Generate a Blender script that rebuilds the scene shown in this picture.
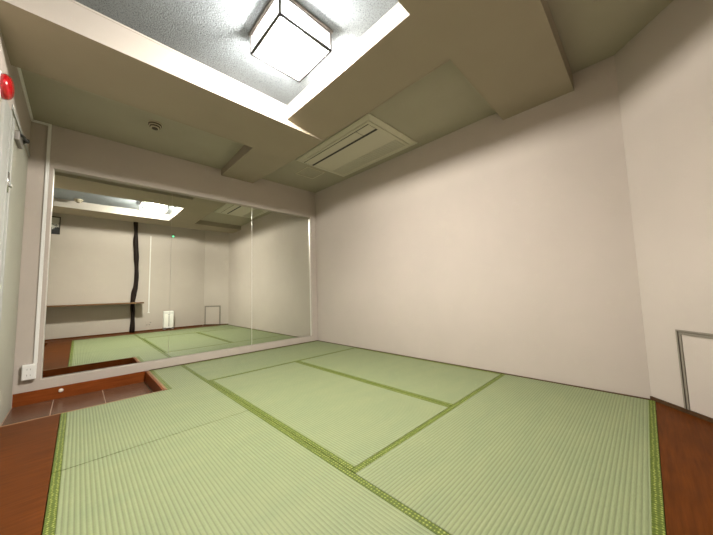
import bpy, bmesh, math, random
from mathutils import Vector, Matrix, noise
random.seed(7)
S = bpy.context.scene
for o in list(bpy.data.objects): bpy.data.objects.remove(o)
COL = S.collection

# ------------------------------------------------------------------ camera
YAW, PITCH, ROLL = 0.7768, 0.0804, -0.0280
F_PX = 282.742
cd = bpy.data.cameras.new('camera'); cam = bpy.data.objects.new('camera', cd); COL.objects.link(cam)
fw = Vector((math.sin(YAW)*math.cos(PITCH), math.cos(YAW)*math.cos(PITCH), math.sin(PITCH)))
sd = Vector((math.cos(YAW), -math.sin(YAW), 0)); up = sd.cross(fw)
s2 = sd*math.cos(ROLL) + up*math.sin(ROLL); u2 = -sd*math.sin(ROLL) + up*math.cos(ROLL)
m = Matrix((s2, u2, -fw)).transposed().to_4x4(); m.translation = Vector((-0.8428, -0.9308, 0.7533))
cam.matrix_world = m
cd.sensor_fit = 'HORIZONTAL'; cd.sensor_width = 36.0; cd.lens = F_PX/713*36.0; cd.clip_start = 0.01
S.camera = cam

# ------------------------------------------------------------------ world, exposure (the only lamp is the ceiling lamp)
w = bpy.data.worlds.new('world'); S.world = w; w.use_nodes = True
w.node_tree.nodes['Background'].inputs[0].default_value = (0.02, 0.02, 0.02, 1)
w.node_tree.nodes['Background'].inputs[1].default_value = 0.05
S.view_settings.view_transform = 'Standard'; S.view_settings.look = 'None'
S.view_settings.gamma = 1.0; S.view_settings.use_curve_mapping = False
S.view_settings.exposure = 6.0
LAMP = 3000.0/64   # luminance of the LED core; the exposure above brings the room up

# ------------------------------------------------------------------ materials
class NT:
    def __init__(s, name, col=(.8,.8,.8), rough=.6, metal=0.0, spec=.5, emit=None, es=0.0):
        s.m = bpy.data.materials.new(name); s.m.use_nodes = True; s.t = s.m.node_tree; s.n = s.t.nodes; s.l = s.t.links
        s.b = s.n['Principled BSDF']; s.i = s.b.inputs
        s.i['Base Color'].default_value = (*col, 1); s.i['Roughness'].default_value = rough
        s.i['Metallic'].default_value = metal; s.i['Specular IOR Level'].default_value = spec
        if emit: s.i['Emission Color'].default_value = (*emit, 1); s.i['Emission Strength'].default_value = es
    def node(s, t, **k):
        n = s.n.new(t)
        for a, v in k.items():
            if a in n.inputs.keys(): n.inputs[a].default_value = v
            else: setattr(n, a, v)
        return n
    def coord(s, scale=(1,1,1), rot=(0,0,0), loc=(0,0,0)):
        tc = s.node('ShaderNodeTexCoord'); mp = s.node('ShaderNodeMapping')
        mp.inputs['Scale'].default_value = scale; mp.inputs['Rotation'].default_value = rot; mp.inputs['Location'].default_value = loc
        s.l.new(tc.outputs['Object'], mp.inputs['Vector']); return mp.outputs[0]
    def noise(s, vec, scale, detail=4, rough=.6):
        n = s.node('ShaderNodeTexNoise'); n.inputs['Scale'].default_value = scale; n.inputs['Detail'].default_value = detail
        n.inputs['Roughness'].default_value = rough; s.l.new(vec, n.inputs['Vector']); return n.outputs['Fac']
    def ramp(s, fac, stops):
        r = s.node('ShaderNodeValToRGB'); e = r.color_ramp.elements
        e[0].position, e[0].color = stops[0][0], (*stops[0][1], 1)
        e[1].position, e[1].color = stops[-1][0], (*stops[-1][1], 1)
        for p, c in stops[1:-1]: x = e.new(p); x.color = (*c, 1)
        s.l.new(fac, r.inputs['Fac']); return r.outputs['Color']
    def mix(s, a, b, fac, mode='MULTIPLY'):
        x = s.node('ShaderNodeMix'); x.data_type = 'RGBA'; x.blend_type = mode
        if isinstance(fac, float): x.inputs[0].default_value = fac
        else: s.l.new(fac, x.inputs[0])
        for k, v in ((6, a), (7, b)):
            if isinstance(v, tuple): x.inputs[k].default_value = (*v, 1)
            else: s.l.new(v, x.inputs[k])
        return x.outputs[2]
    def color(s, c): s.l.new(c, s.i['Base Color'])
    def bump(s, h, strength=.3, dist=.002):
        b = s.node('ShaderNodeBump'); b.inputs['Strength'].default_value = strength; b.inputs['Distance'].default_value = dist
        s.l.new(h, b.inputs['Height']); s.l.new(b.outputs[0], s.i['Normal'])
    def wave(s, vec, scale, direction='X', dist=0.0, profile='SIN'):
        x = s.node('ShaderNodeTexWave'); x.bands_direction = direction; x.wave_profile = profile
        x.inputs['Scale'].default_value = scale; x.inputs['Distortion'].default_value = dist
        s.l.new(vec, x.inputs['Vector']); return x.outputs['Fac']

def wallpaper(name, col, var=.05, scale=260, strength=.25):
    t = NT(name, col, .85, spec=.2); v = t.coord()
    a = t.noise(v, scale, 5); b = t.noise(v, 2.2, 3)
    t.color(t.ramp(b, [(.3, tuple(c*(1-var) for c in col)), (.7, tuple(min(1, c*(1+var)) for c in col))]))
    t.bump(a, strength, .0015); return t.m
M = {}
M['wall'] = wallpaper('wallpaper_pinkish', (.455, .40, .35), .025)
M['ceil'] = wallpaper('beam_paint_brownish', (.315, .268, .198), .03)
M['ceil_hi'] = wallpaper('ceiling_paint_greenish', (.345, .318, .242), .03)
M['ledge'] = wallpaper('ledge_wallpaper', (.47,.405,.355), .02)
t = NT('textured_ceiling_board', (.8,.8,.8), .9, spec=.2); v = t.coord()
h1 = t.noise(v, 130, 6, .7); h2 = t.noise(v, 45, 3)
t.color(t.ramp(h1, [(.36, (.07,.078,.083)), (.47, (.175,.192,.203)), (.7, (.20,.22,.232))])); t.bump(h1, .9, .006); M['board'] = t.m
M['fascia'] = wallpaper('fascia_paint', (.32, .29, .255), .015)

def tatami(name, rot, col=(.21,.243,.132)):
    t = NT(name, col, .62, spec=.35)
    v = t.coord(rot=(0,0,rot))
    rib = t.wave(v, 20.9, 'X')            # ribs 1.5 cm apart
    fine = t.noise(t.coord(scale=(40,900,1), rot=(0,0,rot)), 1.0, 2)
    big = t.noise(t.coord(scale=(1,3,1)), 3.0, 3)
    c1 = t.ramp(rib, [(0, tuple(c*.74 for c in col)), (.35, col), (1, tuple(c*1.04 for c in col))])
    c2 = t.mix(c1, t.ramp(fine, [(.3, (.84,.86,.80)), (.7, (1.04,1.03,1.0))]), 1.0)
    c3 = t.mix(c2, t.ramp(big, [(.3, (.93,.95,.93)), (.7, (1.04,1.02,.98))]), 1.0)
    t.color(c3); t.bump(rib, .6, .0022); return t.m
M['tatami_y'] = tatami('tatami_weave_ribs_lengthwise', 0.0)
M['tatami_x'] = tatami('tatami_weave_ribs_crosswise', math.pi/2)

t = NT('tatami_border_cloth', (.13,.19,.03), .6, spec=.3); v = t.coord(scale=(1,1,1))
ck = t.node('ShaderNodeTexVoronoi'); ck.feature = 'F1'; ck.distance = 'MANHATTAN'; ck.inputs['Scale'].default_value = 75; ck.inputs['Randomness'].default_value = .25
t.l.new(v, ck.inputs['Vector'])
pc = t.ramp(ck.outputs['Distance'], [(.22, (.27,.31,.09)), (.40, (.105,.14,.018)), (.75, (.06,.088,.010))])
fn = t.noise(v, 320, 3)
t.color(t.mix(pc, t.ramp(fn, [(.3,(.7,.7,.7)), (.7,(1.25,1.2,1.1))]), 1.0)); t.bump(ck.outputs['Distance'], .3, .001); M['border'] = t.m

def wood(name, c0, c1, rot=0, rough=.35, scale=1.0):
    t = NT(name, c1, rough, spec=.08)
    v = t.coord(scale=(4*scale, 60*scale, 60*scale), rot=(0,0,rot))
    g = t.noise(v, 1.0, 6, .65); b = t.noise(t.coord(), 5, 3)
    c = t.ramp(g, [(.3, c0), (.7, c1)])
    t.color(t.mix(c, t.ramp(b, [(.3,(.85,.85,.85)), (.7,(1.08,1.06,1.04))]), 1.0)); t.bump(g, .08, .001); return t.m
M['floor_wood'] = wood('reddish_wood_floor', (.062,.0155,.0012), (.112,.030,.003), math.pi/2, .5)
M['floor_wood_x'] = wood('reddish_wood_floor_crosswise', (.062,.0155,.0012), (.112,.030,.003), 0, .5)
M['sill_wood'] = wood('step_sill_wood', (.15,.036,.008), (.24,.062,.014), 0, .3)
M['light_wood'] = wood('pale_edge_wood', (.20,.11,.055), (.27,.155,.08), 0, .4)
M['strip'] = wood('brown_perimeter_strip', (.05,.028,.014), (.09,.050,.024), 0, .5)
M['counter'] = wood('counter_wood', (.13,.070,.035), (.19,.11,.06), 0, .35)
t = NT('log_bark', (.02,.012,.008), .6, spec=.15); v = t.coord(scale=(30,30,4)); g = t.noise(v, 1, 6)
t.color(t.ramp(g, [(.3,(.006,.004,.003)), (.7,(.022,.013,.009))])); t.bump(g, .6, .006); M['log'] = t.m
t = NT('brown_tile', (.2,.1,.07), .25, spec=.3); v = t.coord(); g = t.noise(v, 6, 5); g2 = t.noise(v, 90, 3)
c = t.ramp(g, [(.3,(.085,.040,.022)), (.7,(.135,.068,.040))]); t.color(c); t.bump(g2, .15, .001); M['tile'] = t.m
M['grout'] = NT('grout', (.30,.21,.15), .8).m
t = NT('mirror_glass', (.83,.86,.80), 0.0, 1.0); M['mirror'] = t.m
M['alu'] = NT('silver_edge_trim', (.75,.73,.69), .35, .6).m
M['seam'] = NT('dark_joint', (.06,.055,.045), .6).m
M['white'] = NT('white_plastic', (.74,.73,.70), .4).m
M['cream'] = NT('cream_plastic', (.46,.40,.28), .45).m
M['acbody'] = NT('cream_enamel', (.50,.47,.36), .5).m
M['acgrille'] = NT('cream_grille', (.42,.40,.31), .6).m
M['dark'] = NT('dark_gap', (.012,.010,.008), .6).m
M['detdark'] = NT('dark_brown_gap_shade', (.05,.035,.018), .7).m
M['ledwhite'] = NT('bright_white_enamel', (.88,.87,.82), .4).m
M['grey'] = NT('grey_plastic', (.22,.20,.18), .5).m
M['framedark'] = NT('dark_lamp_wood', (.055,.048,.045), .45).m
M['metal'] = NT('steel', (.6,.6,.58), .25, 1.0).m
t = NT('alarm_red', (.34,.004,.008), .15, spec=.6); t.i['Coat Weight'].default_value = .6; M['red'] = t.m
M['brown_metal'] = NT('grey_brown_frame', (.20,.175,.14), .45).m
M['frame_white'] = NT('grey_white_enamel', (.36,.36,.33), .7, spec=.2).m
M['doorpale'] = NT('pale_green_white_enamel', (.40,.39,.32), .75, spec=.15).m
M['core'] = NT('led_core', (.9,.9,.9), .5, emit=(1.0,.965,.90), es=LAMP).m
t = NT('frosted_diffuser', (.05,.05,.05), .5, emit=(.93,.98,1.0), es=1.6/64)     # frosted acrylic: glows and lets the core's light through
tr = t.node('ShaderNodeBsdfTransparent'); mx = t.node('ShaderNodeMixShader'); mx.inputs[0].default_value = .4
t.l.new(tr.outputs[0], mx.inputs[1]); t.l.new(t.b.outputs[0], mx.inputs[2]); t.l.new(mx.outputs[0], t.n['Material Output'].inputs['Surface']); M['diffuser'] = t.m
M['green_led'] = NT('green_led', (.1,.9,.4), .4, emit=(.25,.95,.45), es=1.4/64).m
M['drain'] = NT('pale_cap', (.8,.72,.62), .4).m
# monochrome print
t = NT('monochrome_print', (.5,.5,.5), .6); v = t.coord(); g = t.noise(v, 26, 4)
gr = t.node('ShaderNodeSeparateXYZ'); t.l.new(v, gr.inputs[0])
mm = t.node('ShaderNodeMath', operation='MULTIPLY_ADD'); mm.inputs[1].default_value = 2.6; mm.inputs[2].default_value = 0
t.l.new(gr.outputs['Z'], mm.inputs[0]); ad = t.node('ShaderNodeMath', operation='ADD'); t.l.new(mm.outputs[0], ad.inputs[0]); t.l.new(g, ad.inputs[1])
t.color(t.ramp(ad.outputs[0], [(.40,(.015,.015,.015)), (.46,(.25,.24,.22)), (.50,(.62,.60,.55))])); M['print'] = t.m

# ------------------------------------------------------------------ helpers
def link(o, parent=None):
    COL.objects.link(o)
    if parent is not None: o.parent = parent
    return o
def obj(name, bm, mat, parent=None, loc=(0,0,0), rot=(0,0,0), smooth=False, bevel=0, seg=2):
    me = bpy.data.meshes.new(name); bmesh.ops.recalc_face_normals(bm, faces=bm.faces[:]); bm.to_mesh(me); bm.free()
    mats = mat if isinstance(mat, (list, tuple)) else [mat]
    for x in mats: me.materials.append(x)
    if smooth:
        for p in me.polygons: p.use_smooth = True
    o = bpy.data.objects.new(name, me); o.location = loc; o.rotation_euler = rot; link(o, parent)
    if bevel:
        b = o.modifiers.new('bevel', 'BEVEL'); b.width = bevel; b.segments = seg; b.limit_method = 'ANGLE'
    return o
def box(bm, x0, x1, y0, y1, z0, z1, mi=0):
    vs = [bm.verts.new(p) for p in ((x0,y0,z0),(x1,y0,z0),(x1,y1,z0),(x0,y1,z0),(x0,y0,z1),(x1,y0,z1),(x1,y1,z1),(x0,y1,z1))]
    for f in ((3,2,1,0),(4,5,6,7),(0,1,5,4),(1,2,6,5),(2,3,7,6),(3,0,4,7)):
        fc = bm.faces.new([vs[i] for i in f]); fc.material_index = mi
    return vs
def prism(bm, pts, z0, z1, mi=0):
    """polygon pts (x,y) or (x,y,zbottom) extruded up to z1"""
    lo = [bm.verts.new((p[0], p[1], p[2] if len(p) > 2 else z0)) for p in pts]
    hi = [bm.verts.new((p[0], p[1], z1)) for p in pts]; n = len(pts)
    bm.faces.new(lo[::-1]).material_index = mi; bm.faces.new(hi).material_index = mi
    for i in range(n): bm.faces.new((lo[i], lo[(i+1)%n], hi[(i+1)%n], hi[i])).material_index = mi
def cyl(bm, r0, r1, z0, z1, n=32, mi=0, ax='Z', c=(0,0,0), cap=True):
    def P(r, a, z):
        x, y = r*math.cos(a), r*math.sin(a)
        p = {'Z': (x,y,z), 'X': (z,x,y), 'Y': (x,z,y)}[ax]; return (p[0]+c[0], p[1]+c[1], p[2]+c[2])
    a = [bm.verts.new(P(r0, 2*math.pi*i/n, z0)) for i in range(n)]; b = [bm.verts.new(P(r1, 2*math.pi*i/n, z1)) for i in range(n)]
    for i in range(n): bm.faces.new((a[i], a[(i+1)%n], b[(i+1)%n], b[i])).material_index = mi
    if cap: bm.faces.new(a[::-1]).material_index = mi; bm.faces.new(b).material_index = mi
def lathe(bm, prof, n=36, ax='Z', c=(0,0,0)):
    rings = []
    for r, z in prof:
        ring = []
        for i in range(n):
            a = 2*math.pi*i/n; x, y = r*math.cos(a), r*math.sin(a)
            p = {'Z': (x,y,z), 'X': (z,x,y), 'Y': (x,z,y)}[ax]
            ring.append(bm.verts.new((p[0]+c[0], p[1]+c[1], p[2]+c[2])))
        rings.append(ring)
    for a, b in zip(rings, rings[1:]):
        for i in range(n): bm.faces.new((a[i], a[(i+1)%n], b[(i+1)%n], b[i]))
    bm.faces.new(rings[0][::-1]); bm.faces.new(rings[-1])
def tube(bm, pts, rad, n=10):
    rings = []
    for k, p in enumerate(pts):
        p = Vector(p); d = (Vector(pts[min(k+1, len(pts)-1)]) - Vector(pts[max(k-1, 0)])).normalized()
        u = d.cross(Vector((.3,.2,1) if abs(d.z) < .9 else (1,0,0))).normalized(); v_ = d.cross(u)
        r = rad[k] if isinstance(rad, list) else rad
        rings.append([bm.verts.new(p + (u*math.cos(2*math.pi*i/n) + v_*math.sin(2*math.pi*i/n))*r) for i in range(n)])
    for a, b in zip(rings, rings[1:]):
        for i in range(n): bm.faces.new((a[i], a[(i+1)%n], b[(i+1)%n], b[i]))
    bm.faces.new(rings[0][::-1]); bm.faces.new(rings[-1])
def B(): return bmesh.new()
def one(x0, x1, y0, y1, z0, z1): bm = B(); box(bm, x0, x1, y0, y1, z0, z1); return bm
def struct(name, bm, mat, **k): o = obj(name, bm, mat, **k); o['kind'] = 'structure'; return o
def thing(name, label, cat, loc=(0,0,0), rot=(0,0,0), group=None):
    o = bpy.data.objects.new(name, None); o.location = loc; o.rotation_euler = rot; o.empty_display_size = .05; link(o)
    return tag(o, label, cat, group)
def tag(o, label, cat, group=None):
    o['label'] = label; o['category'] = cat
    if group: o['group'] = group
    return o

# ------------------------------------------------------------------ the room's key planes
XL, XR = -1.19, 1.818           # left and right wall
XLB = -1.295                    # left wall behind y = 0 sits a little further out
YM = 2.675                      # wall that carries the mirrors
YG = 2.717                      # mirror glass
YB = -1.33                      # back wall
PZ = -0.10                      # entry pit floor
PY0, PX1 = 1.835, -0.333        # pit front and right edges
ZA, ZC, ZG, ZAC, ZR, ZE = 2.185, 2.235, 2.305, 2.33, 2.36, 2.37
TOP = 2.62

# floor
bm = B(); prism(bm, [(XL-.2, YB-.2), (XR+.2, YB-.2), (XR+.2, YG+.2), (PX1+.006, YG+.2), (PX1+.006, PY0-.006), (XL-.2, PY0-.006)], -.30, -.0565)
struct('floor', bm, M['strip'])
# wooden floor boards beside the mats
bm = B(); box(bm, XL+.001, -.901, -.899, PY0-.014, -.056, -.001); struct('floor_left', bm, M['floor_wood'])
bm = B(); prism(bm, [(XLB+.001, YB+.001), (1.368, YB+.001), (1.80, -.917), (XLB+.001, -.917)], -.056, -.001); struct('floor_back', bm, M['floor_wood_x'])
# pit floor tiles with grout
bm = B(); box(bm, XL-.02, PX1-.001, PY0+.001, YM-.004, -.16, PZ-.003); struct('floor_pit', bm, M['grout'])
bm = B(); xs = [XL, -.962, -.653, PX1-.006]
for a, b in zip(xs, xs[1:]): box(bm, a+.003, b-.003, PY0+.008, YM-.012, PZ-.008, PZ)
o = struct('floor_tiles', bm, M['tile'], bevel=.0015)
# risers of the pit
bm = B()
box(bm, XL, PX1+.0, YM-.004, YM+.03, PZ-.02, .0)            # under the mirror wall
struct('trim_1', bm, M['sill_wood'])
bm = B(); box(bm, PX1, PX1+.012, PY0, YM-.004, PZ-.02, -.001); struct('trim_2', bm, M['sill_wood'])
bm = B(); box(bm, XL, PX1, PY0-.012, PY0, PZ-.02, -.006); struct('trim_3', bm, M['sill_wood'])
bm = B(); box(bm, XL, PX1, PY0-.012, PY0+.002, -.006, .0); struct('trim_11', bm, M['light_wood'])
bm = B(); box(bm, PX1+.0125, PX1+.030, PY0, YM-.02, -.055, .001); struct('trim_4', bm, M['light_wood'])
# brown strips around the mats
bm = B(); box(bm, 1.801, XR, -.90, YM-.018, -.055, .003); struct('trim_5', bm, M['strip'])
bm = B(); box(bm, PX1+.03, XR, YM-.018, YM, -.055, .004); struct('trim_6', bm, M['strip'])

# walls
struct('wall_right', one(XR, XR+.12, -.90, YG+.15, -.2, TOP), M['wall'])
bm = B(); prism(bm, [(XR, -.90), (XR+.25, -.90), (XR+.25, YB-.25), (1.385, YB-.25), (1.385, YB)], -.2, TOP); struct('wall_corner', bm, M['wall'])
struct('wall_back', one(XLB-.15, 1.385, YB-.12, YB, -.2, TOP), M['wall'])
bm = B()
DY0, DY1, DZ = 1.80, 2.667, 1.965        # doorway in the left wall
box(bm, XL-.15, XL, 0.0, DY0, -.2, TOP); box(bm, XL-.15, XL, DY0, YM, DZ, TOP); box(bm, XL-.15, XL, DY1, YM+.15, -.2, DZ)
struct('wall_left', bm, M['wall'])
struct('wall_left_rear', one(XLB-.1, XLB, YB-.12, 0.0, -.2, TOP), M['wall'])
bm = B()
MX0, MX1, MZ0, MZ1 = -1.045, 1.727, .079, 1.912
box(bm, XL-.05, XR, YG+.012, YG+.13, -.2, TOP)
box(bm, XL-.05, XR, YM, YG+.013, MZ1, TOP)
box(bm, XL-.05, XR, YM, YG+.013, .0005, MZ0)
box(bm, XL-.05, MX0, YM, YG+.013, MZ0, MZ1); box(bm, MX1, XR, YM, YG+.013, MZ0, MZ1)
struct('wall_mirror_side', bm, M['wall'])

# baseboards at the back
bm = B(); box(bm, XLB, 1.36, YB, YB+.010, -.001, .018); struct('baseboard_back', bm, M['floor_wood_x'])
bm = B(); d = Vector((1.385-XR, YB+.90, 0)).normalized(); n_ = Vector((d.y, -d.x, 0))
if n_.x > 0: n_ = -n_
a = Vector((XR, -.90, 0)); b = Vector((1.385, YB, 0))
prism(bm, [tuple(a.xy), tuple(b.xy), tuple((b+n_*.009).xy), tuple((a+n_*.009).xy)], -.001, .022); struct('baseboard_corner', bm, M['strip'])

# ceiling: several levels
bm = B()
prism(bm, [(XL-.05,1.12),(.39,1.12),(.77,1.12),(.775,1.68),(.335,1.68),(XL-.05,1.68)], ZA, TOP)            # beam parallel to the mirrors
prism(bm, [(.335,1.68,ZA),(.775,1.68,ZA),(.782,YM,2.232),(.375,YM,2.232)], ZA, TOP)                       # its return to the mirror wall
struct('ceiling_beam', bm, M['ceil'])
bm = B()
NG = 16; gv = []
for j in range(NG+1):
    v_ = j/NG; y = -.15 + 1.27*v_; row = []
    for i in range(NG+1):
        u_ = i/NG; xr_ = .835 - .065*max(0, (y-.60)/.52); x = .387 + (xr_-.387)*u_
        row.append(bm.verts.new((x, y, ZC - (ZC-ZA-.002)*u_*max(0, v_-.25)/.75*max(0, v_-.25)/.75)))
    gv.append(row)
for j in range(NG):
    for i in range(NG): bm.faces.new((gv[j][i], gv[j+1][i], gv[j+1][i+1], gv[j][i+1])).smooth = True
ed = [gv[j][NG] for j in range(NG+1)]; tp = [bm.verts.new((q.co.x, q.co.y, TOP)) for q in ed]
for k in range(NG): bm.faces.new((ed[k], ed[k+1], tp[k+1], tp[k]))
box(bm, .3875, .76, -.149, 1.119, ZC+.02, TOP)
prism(bm, [(XLB,-.66),(XR,-.66),(XR,-.15),(XLB,-.15)], ZC, TOP)
struct('ceiling', bm, M['ceil'])
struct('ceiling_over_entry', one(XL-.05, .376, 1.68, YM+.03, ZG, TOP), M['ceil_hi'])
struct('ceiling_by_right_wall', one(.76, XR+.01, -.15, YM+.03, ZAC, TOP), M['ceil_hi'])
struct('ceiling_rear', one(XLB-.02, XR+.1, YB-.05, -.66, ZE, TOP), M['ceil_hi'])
struct('ceiling_recess', one(XL-.05, .387, -.15, 1.12, ZR, TOP), M['board'])
# painted faces of the recess
bm = B(); box(bm, XL, .387, 1.1185, 1.1205, ZA, ZR); struct('trim_7', bm, M['fascia'])
bm = B(); box(bm, .3855, .3875, -.15, 1.1185, ZC, ZR); struct('trim_8', bm, M['fascia'])
bm = B(); box(bm, XL, .3855, -.1505, -.1485, ZC, ZR); struct('trim_9', bm, M['fascia'])
bm = B(); box(bm, XL, .3855, 1.115, 1.1185, ZR-.011, ZR); box(bm, .382, .3855, -.1485, 1.115, ZR-.011, ZR); box(bm, XL, .382, -.1485, -.145, ZR-.011, ZR)
struct('trim_10', bm, M['fascia'])

# ------------------------------------------------------------------ entrance door in the left wall
door = bpy.data.objects.new('door_1', None); door.location = (XL, 2.25, PZ); link(door); door['kind'] = 'structure'
def rel(bm_, L): 
    bmesh.ops.translate(bm_, verts=bm_.verts[:], vec=-Vector(L)); return bm_
DL = (XL, 2.25, PZ)
bm = B(); box(bm, XL-.045, XL-.003, DY0, DY1, PZ, DZ)
obj('door_panel', rel(bm, DL), M['doorpale'], door, bevel=.002)
bm = B(); box(bm, XL, XL+.014, DY0-.30, DY0, .0005, DZ-.07); box(bm, XL, XL+.020, DY0-.030, DY0-.006, .0005, DZ-.07); box(bm, XL, XL+.020, DY0-.135, DY0-.115, .0005, DZ-.07)
box(bm, XL+.0005, XL+.006, DY0, DY1+.007, DZ-.002, DZ+.03)
obj('door_frame', rel(bm, DL), M['frame_white'], door, bevel=.002)
bm = B(); box(bm, XL+.014, XL+.022, DY0-.110, DY0-.070, 1.40, 1.52); lathe(bm, [(.010,.020),(.010,.026),(.013,.028),(.013,.034),(.006,.036)], 16, 'X', (XL, DY0-.09, 1.44))
obj('handle', rel(bm, DL), M['metal'], door, smooth=True)
dc = thing('door_closer', 'dark jointed door closer arm at the top of the pale entrance door', 'door closer', (XL-.003, 2.06, 1.87))
bm = B(); box(bm, 0, .024, -.09, .09, -.035, .030); obj('body', bm, M['grey'], dc, bevel=.006)
bm = B(); tube(bm, [(.020,-.06,.02),(.036,-.005,.022),(.042,.05,.018)], .009, 8); tube(bm, [(.042,.05,.018),(.028,.10,.025),(.008,.16,.030)], .007, 8)
lathe(bm, [(.013,.008),(.015,.015),(.015,.030),(.012,.034)], 12, 'Z', (.042,.05,0)); obj('arm', bm, M['dark'], dc, smooth=True)

# red alarm lamp above the door frame
al = thing('alarm_lamp', 'round red glossy alarm lamp above the door frame at the left edge', 'alarm lamp', (XL, 1.375, 1.885))
bm = B(); lathe(bm, [(.070,0),(.074,.004),(.074,.014),(.066,.018)], 40, 'X'); obj('base_ring', bm, M['white'], al, smooth=True)
bm = B(); lathe(bm, [(.066,.016),(.066,.030),(.062,.040),(.052,.049),(.036,.055),(.018,.058),(.001,.059)], 40, 'X'); obj('lens', bm, M['red'], al, smooth=True)

# white cable duct
bm = B(); s_ = .011
box(bm, XL+.0005, XL+.0145, 1.69, YM-.001, 2.285, 2.303)
box(bm, XL+.014, -1.068, YM-.014, YM, 2.285, 2.303)
box(bm, -1.090, -1.068, YM-.014, YM, .222, 2.285)
cdt = thing('cable_duct', 'white cable duct running under the ceiling and dropping beside the mirror to the outlet', 'cable duct', (-1.079, YM, .222)); bmesh.ops.translate(bm, verts=bm.verts[:], vec=(1.079, -YM, -.222)); obj('duct_run', bm, M['white'], cdt, bevel=.002)
# surface mounted outlet at its foot
ol = thing('wall_outlet', 'white surface-mounted double outlet low on the wall left of the mirror', 'outlet', (-1.110, YM, .160))
bm = B(); box(bm, -.040, .040, -.036, 0, -.060, .062); obj('box', bm, M['white'], ol, bevel=.004)
bm = B(); box(bm, -.036, .036, -.040, -.0355, -.056, .058); obj('face_plate', bm, M['white'], ol, bevel=.002)
for zz in (.024, -.022):
    bm = B()
    box(bm, -.011, -.0085, -.0412, -.0395, zz-.006, zz+.008); box(bm, .008, .0105, -.0412, -.0395, zz-.006, zz+.006)
    obj('socket', bm, M['grey'], ol)
# little round cap on the riser
bm = B(); lathe(bm, [(.015,0),(.016,-.003),(.012,-.007),(.001,-.008)], 20, 'Y'); o = obj('round_cap', bm, M['drain'], smooth=True, loc=(-.9215, YM-.004, -.036))
tag(o, 'small pale round cap on the red-brown riser of the entry step', 'cap')

# ------------------------------------------------------------------ mirrors
lab = ['leftmost and widest wall mirror panel beside the cable duct', 'middle wall mirror panel between two vertical joints', 'right-hand wall mirror panel next to the bright right wall']
for i, (x0, x1) in enumerate(((MX0+.006, -.131), (-.129, .789), (.791, MX1-.006))):
    xm = (x0+x1)/2
    mr = thing('wall_mirror', lab[i], 'mirror', (xm, YG, MZ0), group=None)
    obj('glass', one(x0-xm, x1-xm, 0, .005, .006, MZ1-MZ0-.004), M['mirror'], mr)
    if i == 0:
        bm = B(); box(bm, x0-.006-xm, x0-xm, -.030, .006, 0, MZ1-MZ0)
        obj('edge_trim', bm, M['alu'], mr)
    if i == 2:
        bm = B(); box(bm, x1-xm, x1+.006-xm, -.012, .006, 0, MZ1-MZ0); obj('edge_trim', bm, M['alu'], mr)
        bm = B(); box(bm, x0-.002-xm, x0+.003-xm, -.002, 0, .006, MZ1-MZ0-.004); obj('joint_strip', bm, M['alu'], mr)

# ------------------------------------------------------------------ tatami mats
BW = .031
def mat(x0, x1, y0, y1, mkey, label, notch=False):
    t_ = thing('tatami_mat', label, 'tatami mat', ((x0+x1)/2, (y0+y1)/2, -.055), group='tatami mats covering the floor')
    L = (t_.location.x, t_.location.y, -.055)
    g = .0016
    lx = mkey == 'tatami_x'
    e = .0028
    if lx: body = (x0+g, x1-g, y0+BW, y1-BW)
    else:  body = (x0+BW, x1-BW, y0+e, y1-e)
    bm = B()
    if notch:
        nx = PX1+.030
        prism(bm, [(x0+BW, y0+e), (x1-BW, y0+e), (x1-BW, y1-g), (nx+BW, y1-g), (nx+BW, PY0-.012), (x0+BW, PY0-.012)], -.055, -.0005)
    else:
        box(bm, *body, -.055, -.0005)
    obj('woven_surface', rel(bm, L), M[mkey], t_, bevel=.0015)
    def bd(a0, a1, b0, b1):
        b_ = B(); box(b_, a0, a1, b0, b1, -.055, .0005); obj('border', rel(b_, L), M['border'], t_, bevel=.0015)
    if lx: bd(x0+g, x1-g, y0+g, y0+BW); bd(x0+g, x1-g, y1-BW, y1-g)
    elif notch:
        bd(x0+g, x0+BW, y0+g, PY0-.012); bd(x1-BW, x1-g, y0+g, y1-g); bd(PX1+.0305, PX1+.030+BW, PY0-.011, y1-g)
    else: bd(x0+g, x0+BW, y0+g, y1-g); bd(x1-BW, x1-g, y0+g, y1-g)
    return t_
YE = YM-.0185
mat(-.90, -.0, -.90, .93, 'tatami_y', 'large nearest tatami mat on the left, in the foreground beside the wood floor')
mat(-.90, -.0, .93, YE, 'tatami_y', 'tatami mat with a cut-out corner around the sunken entry step', notch=True)
mat(0, 1.80, -.917, -.0, 'tatami_x', 'tatami mat in the right foreground, against the right wall and wood floor')
mat(0, .886, 0, 1.796, 'tatami_y', 'central tatami mat bordered on both sides, in the middle of the room')
mat(.886, 1.80, 0, 1.796, 'tatami_y', 'tatami mat lying lengthwise along the middle of the right wall')
mat(0, 1.80, 1.796, YE, 'tatami_x', 'farthest tatami mat, lying crosswise along the foot of the mirrors')

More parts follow.
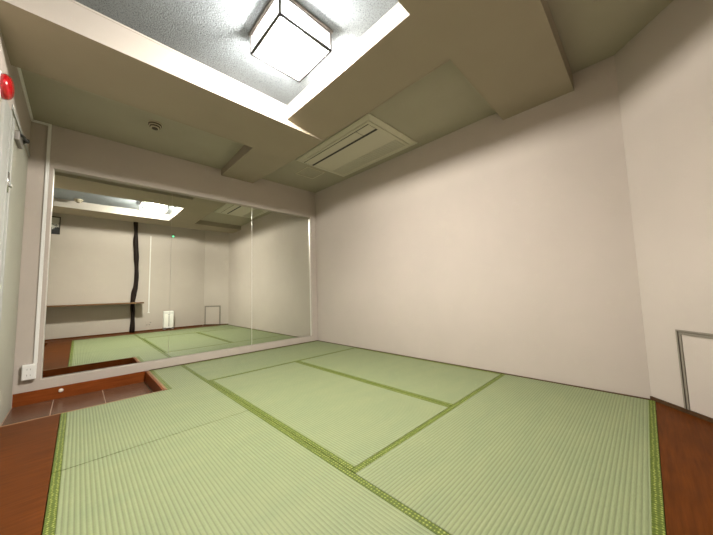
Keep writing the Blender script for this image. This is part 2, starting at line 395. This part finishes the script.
# ------------------------------------------------------------------ ceiling lamp
lp = thing('ceiling_lamp', 'square white box lamp with dark edge bars, lit, in the ceiling recess', 'ceiling lamp', (.038, .4885, ZR))
HW, LH = .172, .138
bm = B(); box(bm, -HW-.014, HW+.014, -HW-.014, HW+.014, -.016, 0); obj('base_plate', bm, M['grey'], lp, bevel=.002)
bm = B(); box(bm, -HW+.004, HW-.004, -HW+.004, HW-.004, -LH+.002, -.017); obj('diffuser', bm, M['diffuser'], lp)
bm = B(); lathe(bm, [(.001,-.044),(.074,-.044),(.080,-.050),(.078,-.064),(.068,-.078),(.050,-.086),(.001,-.088)], 32); obj('led_core', bm, M['core'], lp, smooth=True)
bm = B(); r_ = .012
for sx in (-1, 1):
    for sy in (-1, 1): box(bm, sx*HW-r_/2, sx*HW+r_/2, sy*HW-r_/2, sy*HW+r_/2, -LH, -.014)
for s in (-1, 1):
    for z in (-LH, -.022):
        box(bm, -HW, HW, s*HW-r_/2, s*HW+r_/2, z-.001, z+r_); box(bm, s*HW-r_/2, s*HW+r_/2, -HW, HW, z-.001, z+r_)
obj('edge_frame', bm, M['framedark'], lp)

# ------------------------------------------------------------------ air conditioner cassette
AX, AY = 1.335, 1.280
ac = thing('air_conditioner', 'long cream air conditioner cassette set in the ceiling by the right wall', 'air conditioner', (AX, AY, ZAC))
hx, hy = .385, .600
bm = B()
lo = [(-hx,-hy),(hx,-hy),(hx,hy),(-hx,hy)]; 
v0 = [bm.verts.new((x,y,0)) for x,y in lo]; v1 = [bm.verts.new((x,y,-.008)) for x,y in lo]
v2 = [bm.verts.new((x*(1-.045/hx),y*(1-.045/hy),-.020)) for x,y in lo]; v3 = [bm.verts.new((x*(1-.055/hx),y*(1-.055/hy),-.014)) for x,y in lo]
for A_, B_ in ((v0,v1),(v1,v2),(v2,v3)):
    for i in range(4): bm.faces.new((A_[i], A_[(i+1)%4], B_[(i+1)%4], B_[i]))
bm.faces.new(v3[::-1]); bm.faces.new(v0)
obj('panel_frame', bm, M['acbody'], ac)
bm = B(); box(bm, -hx+.065, hx-.065, -hy+.065, hy-.065, -.022, -.013); obj('front_panel', bm, M['acbody'], ac, bevel=.004)
bm = B(); box(bm, -.292, -.152, -.500, .560, -.0232, -.0215)
obj('outlet_shade_plate', bm, M['dark'], ac)  # flat plate on the panel; the slot's shade is painted as its dark colour
bm = B(); box(bm, -.285, -.184, -.330, .552, -.026, -.0225); box(bm, -.285, -.184, -.500, -.336, -.026, -.0225); obj('flap', bm, M['acbody'], ac, bevel=.003)
bm = B()
for k in range(3):
    y0 = -.50 + k*.345; box(bm, .120, .300, y0, y0+.335, -.0235, -.021)
for k in range(28):
    yy = -.495 + k*.0372
    box(bm, .124, .296, yy, yy+.010, -.0265, -.0232)
obj('intake_grille', bm, M['acgrille'], ac)

# inspection hatch
ha = thing('ceiling_hatch', 'small square cream inspection hatch in the ceiling beside the air conditioner', 'ceiling hatch', (1.305, 2.085, ZAC))
bm = B(); q = .140
for x0,x1,y0,y1 in ((-q,q,-q,-q+.012),(-q,q,q-.012,q),(-q,-q+.012,-q+.012,q-.012),(q-.012,q,-q+.012,q-.012)): box(bm, x0,x1,y0,y1,-.006,0)
obj('frame', bm, M['cream'], ha)
obj('lid', one(-q+.016, q-.016, -q+.016, q-.016, -.004, 0), M['ceil_hi'], ha)

# smoke detectors
def detector(loc, label):
    d_ = thing('smoke_detector', label, 'smoke detector', loc, group=None)
    bm = B(); lathe(bm, [(.056,0),(.056,-.009),(.052,-.011)], 32); obj('base', bm, M['cream'], d_)
    bm = B(); lathe(bm, [(.051,-.011),(.051,-.020)], 32); lathe(bm, [(.040,-.027),(.040,-.036)], 32); lathe(bm, [(.024,-.044),(.024,-.049),(.014,-.050),(.001,-.050)], 32); obj('chamber', bm, M['detdark'], d_)  # dark rings: shade under the base and in the gaps put into their colour
    bm = B(); lathe(bm, [(.030,-.0195),(.0455,-.0205),(.0455,-.026),(.042,-.0275),(.030,-.0275)], 32); obj('ring', bm, M['cream'], d_)
    bm = B(); lathe(bm, [(.020,-.0355),(.0335,-.0365),(.0335,-.042),(.029,-.0445),(.020,-.0445)], 32); obj('cap', bm, M['cream'], d_)
detector((-.405, 2.06, ZG), 'round cream smoke detector on the ceiling above the entry step')
detector((-.90, -.03, ZR), 'smoke detector in the textured ceiling recess, seen only in the mirror')

# ------------------------------------------------------------------ access door in the slanted corner wall
cp = a + d*.195 ; cq = a + d*.585
L_ = (cq-cp).length; ang = math.atan2(d.y, d.x)
ah = thing('access_panel', 'low square wall access panel with dark metal frame in the slanted corner', 'access panel', tuple(cp + Vector((0,0,.024)))); ah.rotation_euler = (0,0,ang)
# local x along the wall, +/-y towards the room
sg = 1 if (Matrix.Rotation(ang, 3, 'Z') @ Vector((0,1,0))).dot(n_) > 0 else -1
def lb(bm_, x0, x1, d0, d1, z0, z1): box(bm_, x0, x1, min(sg*d0, sg*d1), max(sg*d0, sg*d1), z0, z1)
HP = .448
bm = B(); fw_ = .016
for o0, o1, dd in ((0, .009, .010), (.017, .026, .010), (.009, .017, .003)):
    lb(bm, o0, o1, 0, dd, 0, HP-o0); lb(bm, L_-o1, L_-o0, 0, dd, 0, HP-o0); lb(bm, o1, L_-o1, 0, dd, HP-o1, HP-o0)
obj('frame', bm, M['brown_metal'], ah)
bm = B(); lb(bm, .027, L_-.027, 0, .005, 0, HP-.027); obj('lid', bm, M['wall'], ah)

# ------------------------------------------------------------------ things along the back wall (seen in the mirrors)
bm = B()
box(bm, XLB+.001, .148, YB+.001, -1.045, .605, .632); tag(obj('wall_counter', bm, M['counter'], bevel=.002), 'long narrow wooden counter shelf along the back wall, seen in the mirror', 'counter')
pts = []; rad = []
N = 46
for k in range(N+1):
    z = (ZE+.005)*k/N
    KX = [(0,-.012),(.3,-.010),(.62,-.016),(.8,.000),(.98,.026),(1.15,.032),(1.6,.020),(2.0,-.002),(2.5,-.020)]
    q_ = max(i for i in range(len(KX)-1) if KX[i][0] <= z); t_ = (z-KX[q_][0])/(KX[q_+1][0]-KX[q_][0]); t_ = t_*t_*(3-2*t_)
    px = KX[q_][1]*(1-t_) + KX[q_+1][1]*t_ + .003*math.sin(z*6.1)
    py = -1.272 + .008*math.sin(z*3.3+1); pts.append((px, py, z)); rad.append(.040 + .005*math.sin(z*7+2) + .003*math.sin(z*17))
bm = B(); tube(bm, pts, rad, 18)
o = obj('log_post', bm, M['log'], smooth=True); tag(o, 'dark crooked natural log post standing at the end of the counter', 'post')
bm = B(); box(bm, .262, .279, YB, YB+.012, .385, 2.09); box(bm, .252, .290, YB, YB+.017, .385, .40)
tag(obj('cable_cover', bm, M['white'], bevel=.002), 'thin white vertical cable cover on the back wall right of the log post', 'cable duct')
pl = thing('outlet_plate', 'double outlet plate low on the back wall, under the thin cable cover', 'outlet', (.275, YB, .150))
bm = B(); box(bm, -.058, .058, 0, .008, -.06, .06); obj('face_plate', bm, M['wall'], pl, bevel=.002)
for x_, z_ in ((.036,.022),(-.03,-.022),(.016,-.022)):
    obj('socket', one(x_-.014, x_+.014, .0075, .0095, z_-.008, z_+.008), M['grey'], pl)
# white louvred heater
ht = thing('panel_heater', 'small white upright heater standing against the back wall on wooden floor', 'heater', (.625, YB+.10, -.001))
bm = B(); box(bm, -.094, .094, -.052, .052, .030, .405); obj('casing', bm, M['ledwhite'], ht, bevel=.010)
for s in (-1, 1):
    bm = B(); box(bm, s*.048-.038, s*.048+.038, .050, .054, .075, .300)
    for k in range(7): box(bm, s*.048-.036, s*.048+.036, .053, .060, .085+k*.032, .099+k*.032)
    obj('louvre', bm, M['ledwhite'], ht)
bm = B(); box(bm, -.005, .005, .0518, .0535, .07, .31); box(bm, -.02, .02, .0518, .055, .325, .335); obj('centre_slot', bm, M['grey'], ht)
bm = B(); box(bm, -.085, .085, .051, .056, .345, .39); obj('control_panel', bm, M['white'], ht, bevel=.002)
for s in (-1, 1): obj('foot', one(s*.075-.02, s*.075+.02, -.065, .065, 0, .046), M['grey'], ht, bevel=.004)
# green indicator
gl = thing('indicator_lamp', 'small glowing green indicator lamp high on the back wall, reflected in the mirror', 'indicator lamp', (.695, YB, 2.135))
bm = B(); box(bm, -.035, .035, 0, .028, -.03, .045); obj('housing', bm, M['grey'], gl, bevel=.005)
bm = B(); lathe(bm, [(.022,.027),(.022,.034),(.016,.042),(.001,.046)], 20, 'Y', (0,0,-.002)); obj('led', bm, M['green_led'], gl, smooth=True)
# framed picture near the corner
pf = thing('framed_picture', 'small black-framed monochrome picture high up near the back left corner', 'picture', (-1.212, YB+.002, 2.13))
bm = B()
for x0,x1,z0,z1 in ((-.074,.074,.150,.166),(-.074,.074,-.166,-.150),(-.074,-.060,-.150,.150),(.060,.074,-.150,.150)): box(bm, x0,x1,0,.020,z0,z1)
obj('frame', bm, M['dark'], pf)
obj('print', one(-.060,.060,.001,.008,-.150,.150), M['print'], pf)
